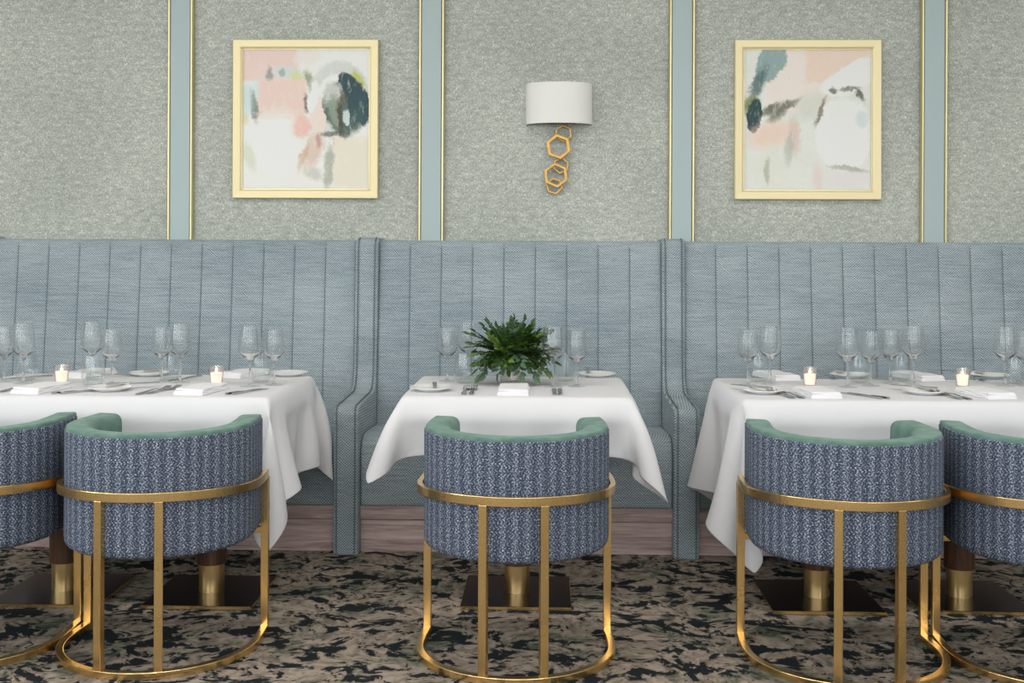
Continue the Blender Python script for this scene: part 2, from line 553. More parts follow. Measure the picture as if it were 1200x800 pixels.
# ---------------------------------------------------------------- pictures
W_ = srgb(238, 238, 234)
pinkA = [
    (0.15, 0.09, 0.30, 0.14, 4, srgb(238, 204, 196), .9, 'box'),
    (0.50, 0.07, 0.12, 0.08, 0, srgb(244, 224, 218), .7, 'dry'),
    (0.20, 0.30, 0.24, 0.12, 20, srgb(208, 224, 224), .85, 'soft'),
    (0.36, 0.17, 0.16, 0.06, -10, srgb(206, 222, 222), .8, 'dry'),
    (0.43, 0.21, 0.08, 0.06, -30, srgb(214, 214, 150), .75, 'dry'),
    (0.22, 0.19, 0.035, 0.08, 10, srgb(110, 130, 130), .7, 'dry'),
    (0.32, 0.18, 0.03, 0.05, 0, srgb(120, 134, 136), .6, 'dry'),
    (0.10, 0.42, 0.035, 0.15, 12, srgb(84, 92, 84), .85, 'dry'),
    (0.05, 0.38, 0.06, 0.14, 0, srgb(200, 218, 220), .6, 'soft'),
    (0.04, 0.50, 0.04, 0.06, 0, srgb(212, 210, 150), .6, 'dry'),
    (0.54, 0.24, 0.05, 0.12, 24, srgb(124, 134, 78), .75, 'dry'),
    (0.31, 0.36, 0.19, 0.15, 0, srgb(238, 208, 198), 1, 'box'),
    (0.27, 0.66, 0.27, 0.23, 0, srgb(246, 246, 242), 1, 'soft'),
    (0.50, 0.38, 0.035, 0.09, 8, srgb(104, 74, 66), .9, 'dry'),
    (0.47, 0.56, 0.11, 0.10, 0, srgb(232, 178, 166), .8, 'dry'),
    (0.56, 0.72, 0.10, 0.18, -24, srgb(212, 176, 158), .65, 'dry'),
    (0.48, 0.76, 0.03, 0.14, -20, srgb(196, 150, 110), .5, 'dry'),
    (0.76, 0.37, 0.245, 0.29, 0, srgb(240, 241, 238), 1, 'ell'),
    (0.76, 0.37, 0.235, 0.28, 0, srgb(182, 190, 186), .55, 'ring'),
    (0.90, 0.24, 0.05, 0.13, 30, srgb(188, 192, 84), .9, 'dry'),
    (0.955, 0.40, 0.025, 0.12, 0, srgb(140, 152, 84), .7, 'dry'),
    (0.79, 0.41, 0.165, 0.19, 0, srgb(88, 108, 98), 1, 'ell'),
    (0.70, 0.32, 0.085, 0.11, -20, srgb(208, 210, 204), .9, 'dry'),
    (0.72, 0.44, 0.055, 0.15, 4, srgb(140, 156, 142), .9, 'dry'),
    (0.89, 0.37, 0.085, 0.18, 20, srgb(42, 74, 82), 1, 'ell'),
    (0.83, 0.25, 0.06, 0.11, 42, srgb(38, 70, 78), 1, 'ell'),
    (0.87, 0.50, 0.10, 0.10, 0, srgb(56, 88, 86), .9, 'dry'),
    (0.76, 0.48, 0.03, 0.14, 4, srgb(72, 66, 48), .9, 'dry'),
    (0.78, 0.36, 0.04, 0.07, 0, srgb(96, 88, 66), .7, 'dry'),
    (0.59, 0.47, 0.06, 0.15, 8, srgb(243, 218, 210), 1, 'ell'),
    (0.56, 0.34, 0.04, 0.12, -16, srgb(240, 240, 238), .9, 'ell'),
    (0.82, 0.49, 0.03, 0.055, 0, srgb(206, 220, 220), .9, 'ell'),
    (0.74, 0.60, 0.17, 0.03, 6, srgb(74, 80, 66), .8, 'dry'),
    (0.60, 0.66, 0.025, 0.06, 6, srgb(190, 136, 128), .7, 'dry'),
    (0.73, 0.66, 0.025, 0.06, 0, srgb(200, 140, 132), .75, 'dry'),
    (0.87, 0.80, 0.16, 0.19, 0, srgb(230, 224, 206), .95, 'box'),
    (0.68, 0.84, 0.045, 0.20, -4, srgb(150, 152, 136), .7, 'dry'),
    (0.56, 0.88, 0.10, 0.05, -16, srgb(176, 174, 158), .5, 'dry'),
    (0.07, 0.76, 0.06, 0.14, 18, srgb(198, 202, 176), .5, 'dry'),
]
pinkB = [
    (0.44, 0.22, 0.26, 0.24, 0, srgb(238, 224, 216), .9, 'box'),
    (0.74, 0.10, 0.26, 0.13, 4, srgb(242, 210, 194), .95, 'box'),
    (0.86, 0.20, 0.28, 0.10, 24, srgb(243, 243, 240), .9, 'ell'),
    (0.22, 0.10, 0.10, 0.16, -38, srgb(130, 160, 162), .9, 'ell'),
    (0.12, 0.24, 0.06, 0.18, -24, srgb(76, 106, 108), .9, 'dry'),
    (0.07, 0.40, 0.09, 0.08, 30, srgb(110, 124, 56), .85, 'dry'),
    (0.09, 0.47, 0.055, 0.12, -8, srgb(34, 66, 68), 1, 'ell'),
    (0.22, 0.42, 0.12, 0.04, 24, srgb(70, 78, 56), .85, 'dry'),
    (0.33, 0.41, 0.16, 0.035, 34, srgb(66, 70, 54), .8, 'dry'),
    (0.27, 0.46, 0.12, 0.05, 30, srgb(120, 124, 104), .7, 'dry'),
    (0.52, 0.40, 0.16, 0.12, 20, srgb(206, 214, 204), .7, 'soft'),
    (0.22, 0.60, 0.22, 0.10, 14, srgb(240, 204, 188), .8, 'soft'),
    (0.40, 0.62, 0.06, 0.18, 6, srgb(214, 186, 172), .6, 'dry'),
    (0.36, 0.70, 0.05, 0.16, -6, srgb(160, 172, 160), .5, 'dry'),
    (0.22, 0.84, 0.14, 0.20, 0, srgb(222, 224, 210), .6, 'soft'),
    (0.19, 0.86, 0.03, 0.12, 0, srgb(150, 156, 140), .55, 'dry'),
    (0.78, 0.60, 0.22, 0.26, 0, srgb(246, 246, 243), 1, 'ell'),
    (0.78, 0.52, 0.22, 0.28, 0, srgb(196, 208, 206), .35, 'soft'),
    (0.78, 0.66, 0.18, 0.18, 0, srgb(247, 247, 244), 1, 'soft'),
    (0.60, 0.45, 0.025, 0.14, -22, srgb(110, 98, 76), .8, 'dry'),
    (0.70, 0.30, 0.03, 0.03, 0, srgb(76, 72, 56), .8, 'dry'),
    (0.82, 0.285, 0.11, 0.022, 4, srgb(92, 92, 72), .8, 'dry'),
    (0.90, 0.335, 0.025, 0.07, 26, srgb(70, 72, 56), .85, 'dry'),
    (0.92, 0.50, 0.06, 0.08, 0, srgb(190, 206, 210), .5, 'dry'),
    (0.82, 0.845, 0.20, 0.025, -6, srgb(120, 116, 104), .6, 'dry'),
    (0.82, 0.92, 0.22, 0.08, 0, srgb(226, 220, 222), .6, 'soft'),
    (0.58, 0.90, 0.05, 0.12, 0, srgb(228, 206, 200), .6, 'soft'),
]


def picture(x0p, y0p, x1p, y1p, mat, label, lean=0.0):
    p0 = at_y(x0p, y1p, YW - .03); p1 = at_y(x1p, y0p, YW - .03)
    w, h = p1.x - p0.x, p1.z - p0.z
    root = empty('framed_picture', ((p0.x + p1.x) / 2, YW - .003 - abs(lean) * .012, p0.z))
    tag(root, label, 'picture', 'framed abstract paintings')
    fw = .042
    # mitred frame of four rails
    b = MB()
    prof = [(0, 0), (0, .026), (.003, .029), (.034, .027), (fw - .002, .024), (fw, .021), (fw, 0)]   # (inwards, out of wall)
    n = len(prof)
    cs = [(-w / 2, 0, 1, 1), (w / 2, 0, -1, 1), (w / 2, h, -1, -1), (-w / 2, h, 1, -1)]
    vs = [(cx + sx * a, -d, cz + sz * a) for cx, cz, sx, sz in cs for a, d in prof]
    fs = [(i * n + k, i * n + (k + 1) % n, ((i + 1) % 4) * n + (k + 1) % n, ((i + 1) % 4) * n + k) for i in range(4) for k in range(n)]
    b.add(vs, fs)
    b.build('frame', M['goldframe'], root)
    b = MB()
    q = .0035
    for (xa, xb, za, zb) in ((-w / 2 + fw, w / 2 - fw, fw, fw + q), (-w / 2 + fw, w / 2 - fw, h - fw - q, h - fw),
                             (-w / 2 + fw, -w / 2 + fw + q, fw, h - fw), (w / 2 - fw - q, w / 2 - fw, fw, h - fw)):
        b.box(xa, xb, -.0175, -.004, za, zb)
    ln = b.build('inner_liner', M['goldbead'], root)
    b = MB()
    xa, xb, za, zb = -w / 2 + fw - .004, w / 2 - fw + .004, fw - .004, h - fw + .004
    b.box(xa, xb, -.012, -.002, za, zb)
    for i, f in enumerate(b.f):
        b.uv[i] = [((b.v[k][0] - xa) / (xb - xa), (b.v[k][2] - za) / (zb - za)) for k in f]
    b.build('canvas', mat, root)
    root.rotation_euler = (lean, 0, 0)
    return root


picture(272, 46, 443.5, 232, m_painting('abstract_ring_painting', (srgb(240, 240, 237), srgb(226, 228, 222)), pinkA),
        'gold framed abstract painting with pink patches and a dark teal ring at right')
picture(861, 46, 1034, 233.5, m_painting('abstract_streak_painting', (srgb(232, 234, 230), srgb(220, 222, 214)), pinkB),
        'gold framed abstract painting with a teal streak at its upper corner', lean=-.012)

# ---------------------------------------------------------------- sconce
ps = at_y(655, 147, YW)
root = empty('wall_sconce', (ps.x, YW, ps.z))
tag(root, 'wall sconce with white half drum shade above linked gold hexagons', 'wall lamp')
b = MB()
sw, sh, sd = .158, .192, .105
arc = [(-sw * math.cos(PI * k / 28), -.018 - sd * math.sin(PI * k / 28) ** .9) for k in range(29)]
arc = [(-sw, -.004)] + arc + [(sw, -.004)]
arc_in = [(x * .985, y + .003) for x, y in arc]
b.prism(arc + arc_in[::-1], 'z', 0, sh)
sh_o = b.build('lamp_shade', M['shade'], root, smooth=.6)
b = MB()
for z in (0.0, sh - .006):
    pass
b = MB(); b.box(-.05, .05, -.014, 0, .02, .16); b.build('back_plate', M['goldleaf'], root, bevel=.004)
b = MB(); b.box(-.058, -.052, -.03, -.014, -.006, .03); b.box(.052, .058, -.03, -.014, -.006, .03); b.box(-.058, .058, -.03, -.024, .02, .03)
b.build('shade_bracket', M['goldleaf'], root)


def hexring(cx, cz, r, t, d0, d1, rot):
    b = MB()
    vs, fs = [], []
    for k in range(6):
        a = math.radians(60 * k + rot)
        for rr, yy in ((r, d0), (r, d1), (r - t, d1), (r - t, d0)):
            vs.append((cx + rr * math.cos(a), yy, cz + rr * math.sin(a)))
    for k in range(6):
        j = (k + 1) % 6
        for q in range(4):
            l = (q + 1) % 4
            fs.append((k * 4 + q, k * 4 + l, j * 4 + l, j * 4 + q))
    b.add(vs, fs)
    b.build('hexagon_ring', M['goldleaf'], root, bevel=.0025)


def hx(px, py, rpx, tpx, d0, rot):
    p = at_y(px, py, YW - .03)
    hexring(p.x - ps.x, p.z - ps.z, rpx / 245.0, tpx / 245.0, -d0, -d0 - .013, rot)


hx(660.5, 156, 10.5, 2.4, .014, 95)
hx(654.5, 172, 15.4, 4.4, .028, 100)
hx(657.5, 194, 10.0, 2.4, .014, 82)
hx(651.5, 205.5, 15.0, 3.8, .028, 97)
hx(649.5, 218, 10.3, 2.6, .014, 104)

# ---------------------------------------------------------------- banquettes
fl = at_z(404, 652, 0); fr = at_z(804, 654.5, 0)
YA = (fl.y + fr.y) / 2
DXL, DXR = fl.x, fr.x          # centre lines of the two dividers
DT = .104
BW = 1.84                      # centre spacing of the outer booths
divs = [DXL - BW, DXL, DXR, DXR + BW]
div_lab = ['upholstered booth divider with arm beyond the long table under the ring painting',
           'tall upholstered divider and arm between the bouquet table and the ring painting table',
           'tall upholstered divider and arm between the bouquet table and the streak painting table',
           'upholstered booth divider with arm beyond the long table under the streak painting']
ZT = 1.325
for i, x in enumerate(divs):
    root = empty('booth_divider', (x, YA, 0))
    tag(root, div_lab[i], 'booth divider', 'upholstered booth dividers')
    a = 0.0
    Y = lambda y: y - YA
    poly = [(Y(YW - .005), 0), (Y(YW - .005), ZT), (Y(5.33), ZT)]
    poly += [(Y(5.30), ZT - .012), (Y(5.285), ZT - .04)]
    poly += [(Y(5.255), .80), (Y(5.245), .72)]
    for k in range(1, 6):
        aa = PI / 2 * k / 6
        poly.append((Y(5.245) - .085 * (1 - math.cos(aa)), .72 - .09 * math.sin(aa)))
    poly += [(Y(5.155), .628), (.07, .618)]
    for k in range(0, 7):
        aa = PI / 2 * k / 6
        poly.append((.035 - .04 * math.sin(aa), .578 + .04 * math.cos(aa)))
    poly += [(0, .50), (0, 0)]
    b = MB(); b.prism(poly, 'x', -DT / 2, DT / 2)
    b.build('side_panel', M['booth'], root, bevel=.009, smooth=.7, segs=3)
    # corded seams along both face edges
    for s in (-1, 1):
        pts = [(s * (DT / 2 - .014), p[0] - (.0045 if p[0] < .3 else .004), p[1]) for p in poly[2:]]
        pts = [(q[0], q[1], q[2] + (.004 if 5 < k else 0)) for k, q in enumerate(pts)]
        b = MB(); b.tube(pts, .0032, 6)
        b.build('piping', M['piping'], root, smooth=1.2)


def backrest_mesh(x0, x1, n):
    """channelled back with rounded top; grooves at the seams"""
    b = MB()
    prof = []                                      # (y, z) from seat up and over the top
    for k in range(13):
        z = .44 + (1.285 - .44) * k / 12
        prof.append((5.235 + (.085) * ((z - .44) / .845), z, 1))
    for k in range(1, 7):
        aa = PI / 2 * k / 6
        prof.append((5.32 + .03 * (1 - math.cos(aa)), 1.285 + .028 * math.sin(aa), 1 - .6 * k / 6))
    prof.append((YW - .003, 1.312, 0))
    prof.append((YW - .003, .44, 0))
    us = []
    for c in range(n):
        for t in (0, .02, .05, .12, .3, .5, .7, .88, .95, .98): us.append((c + t) / n)
    us.append(1.0)
    vs, fs = [], []
    m = len(prof)
    for u in us:
        t = (u * n) % 1.0
        e = min(t, 1 - t)
        g = .006 * math.exp(-e / .03) - .005 * (1 - (2 * t - 1) ** 2)
        for y, z, w in prof:
            vs.append((x0 + (x1 - x0) * u, y + g * w, z))
    for i in range(len(us) - 1):
        for k in range(m):
            l = (k + 1) % m
            fs.append((i * m + k, i * m + l, (i + 1) * m + l, (i + 1) * m + k))
    fs.append(tuple(range(m))); fs.append(tuple((len(us) - 1) * m + k for k in range(m)))
    b.add(vs, fs)
    return b


booth_lab = ['blue grey channelled booth behind the long table under the ring painting',
             'blue grey channelled booth behind the bouquet table',
             'blue grey channelled booth behind the long table under the streak painting']
for i in range(3):
    x0, x1 = divs[i] + DT / 2 + .0005, divs[i + 1] - DT / 2 - .0005
    xc = (x0 + x1) / 2
    root = empty('banquette', (xc, 5.1, 0))
    tag(root, booth_lab[i], 'banquette', 'booth benches along the wall')
    n = round((x1 - x0) / .1445)
    o = backrest_mesh(x0, x1, n).build('backrest', M['booth'], root, smooth=.9); o.location = (-xc, -5.1, 0)
    # seam stitching
    for k in range(1, n):
        xs_ = x0 + (x1 - x0) * k / n
        b = MB(); b.tube([(xs_, 5.2415 + .085 * t, .46 + .845 * t) for t in (0, .25, .5, .75, .97)], .0018, 5)
        o = b.build('seam_piping', M['piping'], root); o.location = (-xc, -5.1, 0)
    # seat cushions
    ns = 2 if i == 1 else 3
    for k in range(ns):
        a0 = x0 + (x1 - x0) * k / ns + .001; a1 = x0 + (x1 - x0) * (k + 1) / ns - .001
        poly = [(YA + .045, .195), (5.30, .195), (5.30, .46), (5.2, .478), (YA + .16, .492), (YA + .09, .486), (YA + .055, .462), (YA + .04, .42)]
        b = MB(); b.prism(poly, 'x', a0, a1)
        o = b.build('seat_cushion', M['booth'], root, bevel=.014, smooth=.8, segs=3); o.location = (-xc, -5.1, 0)
    b = MB()
    b.box(x0, x1, YA + .075, 5.4, 0, .132)
    b.box(x0, x1, YA + .085, 5.4, .132, .140)
    b.box(x0, x1, YA + .068, 5.4, .140, .160)
    b.box(x0, x1, YA + .06, 5.4, .160, .196)
    o = b.build('plinth', M['plinth'], root); o.location = (-xc, -5.1, 0)

# ---------------------------------------------------------------- tables
TZ = .748
nl = at_z(315, 466, TZ); nr = at_z(871, 468.5, TZ)
mL = at_z(471, 464.5, TZ); mR = at_z(741, 466, TZ); mF = at_z(605, 439, TZ)
TY0 = (mL.y + mR.y) / 2
TY1 = YA - .01
TW = 1.22
tabs = {'left': (nl.x - TW, nl.x, nl.y, min(nl.y + .74, TY1)),
        'mid': (mL.x, mR.x, TY0, TY1),
        'right': (nr.x, nr.x + TW, nr.y, min(nr.y + .74, TY1))}
print('TABLES', tabs, 'YA', YA)


def pedestal(root, x, y):
    b = MB(); b.lathe([(.054, .115), (.054, TZ - .035)], 32, (x, y, 0)); b.build('pedestal_column', M['walnut'], root, smooth=.6)
    b = MB(); b.lathe([(.046, .012), (.046, .118)], 32, (x, y, 0)); b.build('pedestal_sleeve', M['sleeve'], root, smooth=.6)
    b = MB(); b.box(x - .195, x + .195, y - .195, y + .195, .0, .014)
    p = b.build('base_plate', M['brass_dark'], root, bevel=.002)
    b = MB()
    for (xa, xb, ya, yb) in ((-.1965, .1965, -.1965, -.195), (-.1965, .1965, .195, .1965), (-.1965, -.195, -.195, .195), (.195, .1965, -.195, .195)):
        b.box(x + xa, x + xb, y + ya, y + yb, .002, .0125)
    b.build('plate_edge', M['brass'], p)


tab_lab = {'left': 'long two-pedestal dining table under white cloth below the ring painting',
           'mid': 'small pedestal dining table under white cloth, carrying the green bouquet',
           'right': 'long two-pedestal dining table under white cloth below the streak painting'}
peds = {'left': [(76, 690), (248, 692)], 'mid': [(606, 693)], 'right': [(957, 698), (1124, 698)]}
for k, (x0, x1, y0, y1) in tabs.items():
    xc, yc = (x0 + x1) / 2, (y0 + y1) / 2
    root = empty('dining_table', (xc, yc, 0))
    tag(root, tab_lab[k], 'table', 'pedestal dining tables')
    b = MB(); b.box(x0 - xc + .012, x1 - xc - .012, y0 - yc + .012, y1 - yc - .012, TZ - .034, TZ - .005); b.build('tabletop', M['tabletop'], root, bevel=.006)
    for (px, py) in peds[k]:
        p = at_z(px, py, .01)
        pedestal(root, p.x - xc, p.y - yc)


# ---------------------------------------------------------------- table cloths (relaxed mesh draped over the top)
BEND = ((2, .3), (5, .10))


def drape(name, rect, over, seed, boxes, label, h=.021, steps=260, skew=0.0):
    x0, x1, y0, y1 = rect
    l, r, nn, ff = over
    rng = np.random.RandomState(seed)
    def axis(a, b, lo, hi):
        n0, n1, n2 = (max(2, int(round(q / h))) for q in (lo, b - a, hi))
        return np.concatenate([np.linspace(a - lo, a, n0 + 1)[:-1], np.linspace(a, b, n1 + 1), np.linspace(b, b + hi, n2 + 1)[1:]])
    gx = axis(x0, x1, l, r); gy = axis(y0, y1, nn, ff)
    nx, ny = len(gx), len(gy)
    P = np.zeros((nx, ny, 3))
    P[..., 0] = gx[:, None]; P[..., 1] = gy[None, :]
    cx, cy = (x0 + x1) / 2, (y0 + y1) / 2
    if skew:
        X = P[..., 0] - cx; Yv = P[..., 1] - cy
        P[..., 0] = cx + X * math.cos(skew) - Yv * math.sin(skew)
        P[..., 1] = cy + X * math.sin(skew) + Yv * math.cos(skew)
    P[..., 2] = TZ
    inside = (P[..., 0] > x0 - .001) & (P[..., 0] < x1 + .001) & (P[..., 1] > y0 - .001) & (P[..., 1] < y1 + .001)
    REST = P.copy()
    # sag a little downwards at the start, with faint irregularities
    d = np.maximum.reduce([x0 - P[..., 0], P[..., 0] - x1, y0 - P[..., 1], P[..., 1] - y1, np.zeros((nx, ny))])
    P[..., 2] -= .25 * d
    kx = rng.uniform(9, 15, 3); ky = rng.uniform(9, 15, 3); ph = rng.uniform(0, 6.28, 3)
    for q in range(3):
        P[..., 2] += np.where(inside, 0, .012 * np.minimum(d / .1, 1) * np.sin(kx[q] * P[..., 0] + ky[q] * P[..., 1] + ph[q]))
    W = np.where(inside, 0.0, 1.0)
    V = np.zeros_like(P)
    dt = .016

    def con(A, B, wa, wb, L, k):
        dlt = B - A
        ln = np.linalg.norm(dlt, axis=-1, keepdims=True) + 1e-9
        ws = (wa + wb)[..., None]
        c = k * (ln - L) / ln * dlt / np.where(ws > 0, ws, 1)
        A += c * wa[..., None]; B -= c * wb[..., None]

    sl = slice
    pairs = []

    def addp(xa, xb, ya, yb, k):
        A = REST[xa, ya]; B = REST[xb, yb]
        m0 = min(A.shape[0], B.shape[0]); m1 = min(A.shape[1], B.shape[1])
        L = np.linalg.norm(A[:m0, :m1] - B[:m0, :m1], axis=-1, keepdims=True)
        pairs.append((xa, xb, ya, yb, L, k))
    al = sl(None)
    for s in (0, 1):
        addp(sl(s, nx - 1, 2), sl(s + 1, nx, 2), al, al, 1.0)
        addp(al, al, sl(s, ny - 1, 2), sl(s + 1, ny, 2), 1.0)
        addp(sl(s, nx - 1, 2), sl(s + 1, nx, 2), sl(0, ny - 1), sl(1, ny), .5)
        addp(sl(s, nx - 1, 2), sl(s + 1, nx, 2), sl(1, ny), sl(0, ny - 1), .5)
    for q, kk in BEND:
        for a in range(q):
            for e in (0, q):
                addp(sl(a + e, nx - q, 2 * q), sl(a + e + q, nx, 2 * q), al, al, kk)
                addp(al, al, sl(a + e, ny - q, 2 * q), sl(a + e + q, ny, 2 * q), kk)

    def boxpush(c, hh, rad):
        q = P - c
        a = np.abs(q) - (hh - rad)
        o = np.maximum(a, 0)
        ln = np.linalg.norm(o, axis=-1)
        mx = a.max(-1)
        dist = np.where(mx > 0, ln, mx) - rad
        hit = (dist < 0) & (W > 0)
        if not hit.any(): return
        g = np.where((mx > 0)[..., None], o / (ln[..., None] + 1e-9), (a == mx[..., None]).astype(float)) * np.sign(q)
        P[hit] -= (dist[..., None] * g)[hit]
        V[hit] *= .5

    tc = np.array([(x0 + x1) / 2, (y0 + y1) / 2, TZ - .16]); th = np.array([(x1 - x0) / 2 + .002, (y1 - y0) / 2 + .002, .16])
    for it in range(steps):
        V[..., 2] -= 9.8 * dt * W
        V *= (.985 if it < steps * .6 else .94)
        old = P.copy()
        P += V * dt * W[..., None]
        for _ in range(9):
            for (xa, xb, ya, yb, L, k) in pairs:
                A = P[xa, ya]; B = P[xb, yb]
                m0 = min(A.shape[0], B.shape[0]); m1 = min(A.shape[1], B.shape[1])
                con(A[:m0, :m1], B[:m0, :m1], W[xa, ya][:m0, :m1], W[xb, yb][:m0, :m1], L, k)
        boxpush(tc, th, .006)
        for bx in boxes:
            c = np.array([(bx[0] + bx[1]) / 2, (bx[2] + bx[3]) / 2, (bx[4] + bx[5]) / 2])
            hh = np.array([(bx[1] - bx[0]) / 2, (bx[3] - bx[2]) / 2, (bx[5] - bx[4]) / 2])
            boxpush(c, hh, .01)
        V = (P - old) / dt
        sp = np.linalg.norm(V, axis=-1, keepdims=True)
        V *= np.minimum(1, 3.0 / (sp + 1e-9))
    me = bpy.data.meshes.new(name)
    o3 = np.array([cx, cy, TZ])
    idx = np.arange(nx * ny).reshape(nx, ny)
    fs = np.stack([idx[:-1, :-1], idx[1:, :-1], idx[1:, 1:], idx[:-1, 1:]], -1).reshape(-1, 4)
    me.from_pydata([tuple(p) for p in (P.reshape(-1, 3) - o3)], [], [tuple(int(q) for q in f) for f in fs])
    ul = me.uv_layers.new(name='UVMap')
    ui, vi = np.meshgrid(gx - gx[0], gy - gy[0], indexing='ij')
    uvf = np.stack([ui.reshape(-1), vi.reshape(-1)], -1)
    for lp in me.loops: ul.data[lp.index].uv = uvf[lp.vertex_index]
    hem = np.minimum.reduce([ui, ui.max() - ui, vi, vi.max() - vi]).reshape(-1)
    at = me.attributes.new('hem', 'FLOAT', 'POINT')
    at.data.foreach_set('value', hem.astype(np.float32))
    for p in me.polygons: p.use_smooth = True
    me.materials.append(M['cloth'])
    ob = bpy.data.objects.new(name, me); COL.objects.link(ob)
    ob.location = (cx, cy, TZ)
    so = ob.modifiers.new('thickness', 'SOLIDIFY'); so.thickness = .0016; so.offset = 0
    sb = ob.modifiers.new('sub', 'SUBSURF'); sb.levels = 0; sb.render_levels = 1
    tag(ob, label, 'tablecloth', 'white tablecloths')
    return ob


seat_box = (-4, 4, YA + .035, 6, 0, .50)
arms = [(x - DT / 2 - .008, x + DT / 2 + .008, YA - .01, 6, 0, .63) for x in divs]
drape('tablecloth', tabs['left'], (.40, .33, .30, .2), 3, [seat_box] + arms,
      'long white tablecloth draped over the table below the ring painting')
drape('tablecloth', tabs['mid'], (.19, .26, .21, .2), 5, [seat_box] + arms,
      'short white tablecloth with pointed corners draped over the bouquet table')
drape('tablecloth', tabs['right'], (.42, .40, .29, .2), 8, [seat_box] + arms,
      'long white tablecloth draped over the table below the streak painting')

# ---------------------------------------------------------------- chairs
def horseshoe(r, yfront, n=44, squeeze=.012):
    """open path, front-right end to front-left end round the back; back is towards -y"""
    pts = []
    k0 = 6
    for k in range(k0):
        t = k / k0
        pts.append((r - squeeze * (1 - t) ** 2, yfront * (1 - t)))
    for k in range(n + 1):
        a = PI * k / n
        pts.append((r * math.cos(a), -r * math.sin(a)))
    for k in range(k0 - 1, -1, -1):
        t = k / k0
        pts.append((-(r - squeeze * (1 - t) ** 2), yfront * (1 - t)))
    # clockwise so that the outward normal points away from the centre
    return pts[::-1]


def rounded(sec, rad, n=4):
    """round the corners of a closed polygon section; rad per corner"""
    out = []
    m = len(sec)
    for i in range(m):
        p = Vector(sec[i]); a = Vector(sec[i - 1]); c = Vector(sec[(i + 1) % m])
        r = rad[i]
        if r <= 0: out.append(tuple(p)); continue
        u = (a - p).normalized(); v = (c - p).normalized()
        p0, p1 = p + u * r, p + v * r
        for k in range(n + 1):
            t = k / n
            q = p0 * (1 - t) ** 2 + p * 2 * t * (1 - t) + p1 * t * t
            out.append(tuple(q))
    return out


def make_chair():
    root = empty('tub_chair')
    R, YFR = .292, .175
    path = horseshoe(R, YFR)
    # patterned outside shell
    sec = rounded([(0, .345), (0, .700), (-.028, .706), (-.028, .345)], [.035, .006, .004, 0])
    sec = [(0 if o > -.001 else o, z) for o, z in sec]
    b = MB(); b.sweep(path, rounded([(0, .342), (0, .702), (-.030, .702), (-.030, .342)], [.03, .005, 0, 0]), uvs=True)
    b.build('outer_shell', M['chair'], root, smooth=.7)
    # velvet lining with padded top roll
    pin = horseshoe(R, YFR + .004)
    b = MB(); b.sweep(pin, rounded([(-.006, .40), (-.004, .7135), (-.088, .712), (-.094, .40)], [0, .009, .03, 0], 5))
    b.build('velvet_lining', M['velvet'], root, smooth=.7)
    # seat base (fabric) and cushion (velvet), D-shaped
    dpath = horseshoe(R - .05, YFR - .01, squeeze=.0)
    b = MB(); b.prism(dpath, 'z', .345, .405); o = b.build('seat_base', M['chair'], root, bevel=.008)
    cp = horseshoe(R - .097, YFR + .012, squeeze=.0)
    b = MB(); b.prism(cp, 'z', .405, .475); b.build('seat_cushion', M['velvet'], root, bevel=.018, smooth=.8, segs=3)
    # brass frame
    fp = horseshoe(R + .013, YFR - .012, squeeze=.008)
    b = MB()
    m = [(-.009, .512), (.008, .512), (.008, .540), (-.009, .540)]
    b.sweep(fp, m)
    b.v = [(x, y, z + .012 * max(0, min(1, (-y) / R)) - .006) for x, y, z in b.v]
    b.build('brass_band', M['brass'], root, bevel=.002)
    b = MB(); b.sweep(fp, [(-.014, 0), (.010, 0), (.010, .022), (-.014, .022)])
    b.build('floor_ring', M['brass'], root, bevel=.002)
    legs = []
    for s in (-1, 1):
        legs.append((s * (R + .004), YFR - .025, .512, 0.0))
        a = math.radians(17)
        legs.append((s * (R + .011) * math.sin(a), -(R + .011) * math.cos(a), .52, s * a))
    for (x, y, zt, an) in legs:
        b = MB(); b.box(-.0125, .0125, -.010, .010, .006, zt)
        b.v = [(x + vx * math.cos(an) - vy * math.sin(an), y + vx * math.sin(an) + vy * math.cos(an), vz) for vx, vy, vz in b.v]
        b.build('leg', M['brass'], root, bevel=.0018)
    for s in (-1, 1):
        b = MB(); b.box(min(s * .22, s * .29), max(s * .22, s * .29), YFR - .034, YFR - .014, .325, .346)
        b.build('seat_bracket', M['brass'], root, bevel=.002)
    return root


chair_pos = [(-1.224, 3.645), (-1.856, 3.66), (-.091, 3.645), (.935, 3.635), (1.568, 3.64)]
chair_lab = ['tub chair fully in view, ring painting table',
             'tub chair cut off at picture edge, ring painting table',
             'tub chair standing alone at the small bouquet table',
             'tub chair fully in view, streak painting table',
             'tub chair cut off at picture edge, streak painting table']
ch0 = make_chair()
for i, (x, y) in enumerate(chair_pos):
    c = ch0 if i == 0 else copy_tree(ch0)
    c.location = (x, y, 0)
    tag(c, 'navy patterned brass framed ' + chair_lab[i], 'chair', 'brass framed tub chairs')

# ---------------------------------------------------------------- tableware
ZS = TZ + .0012


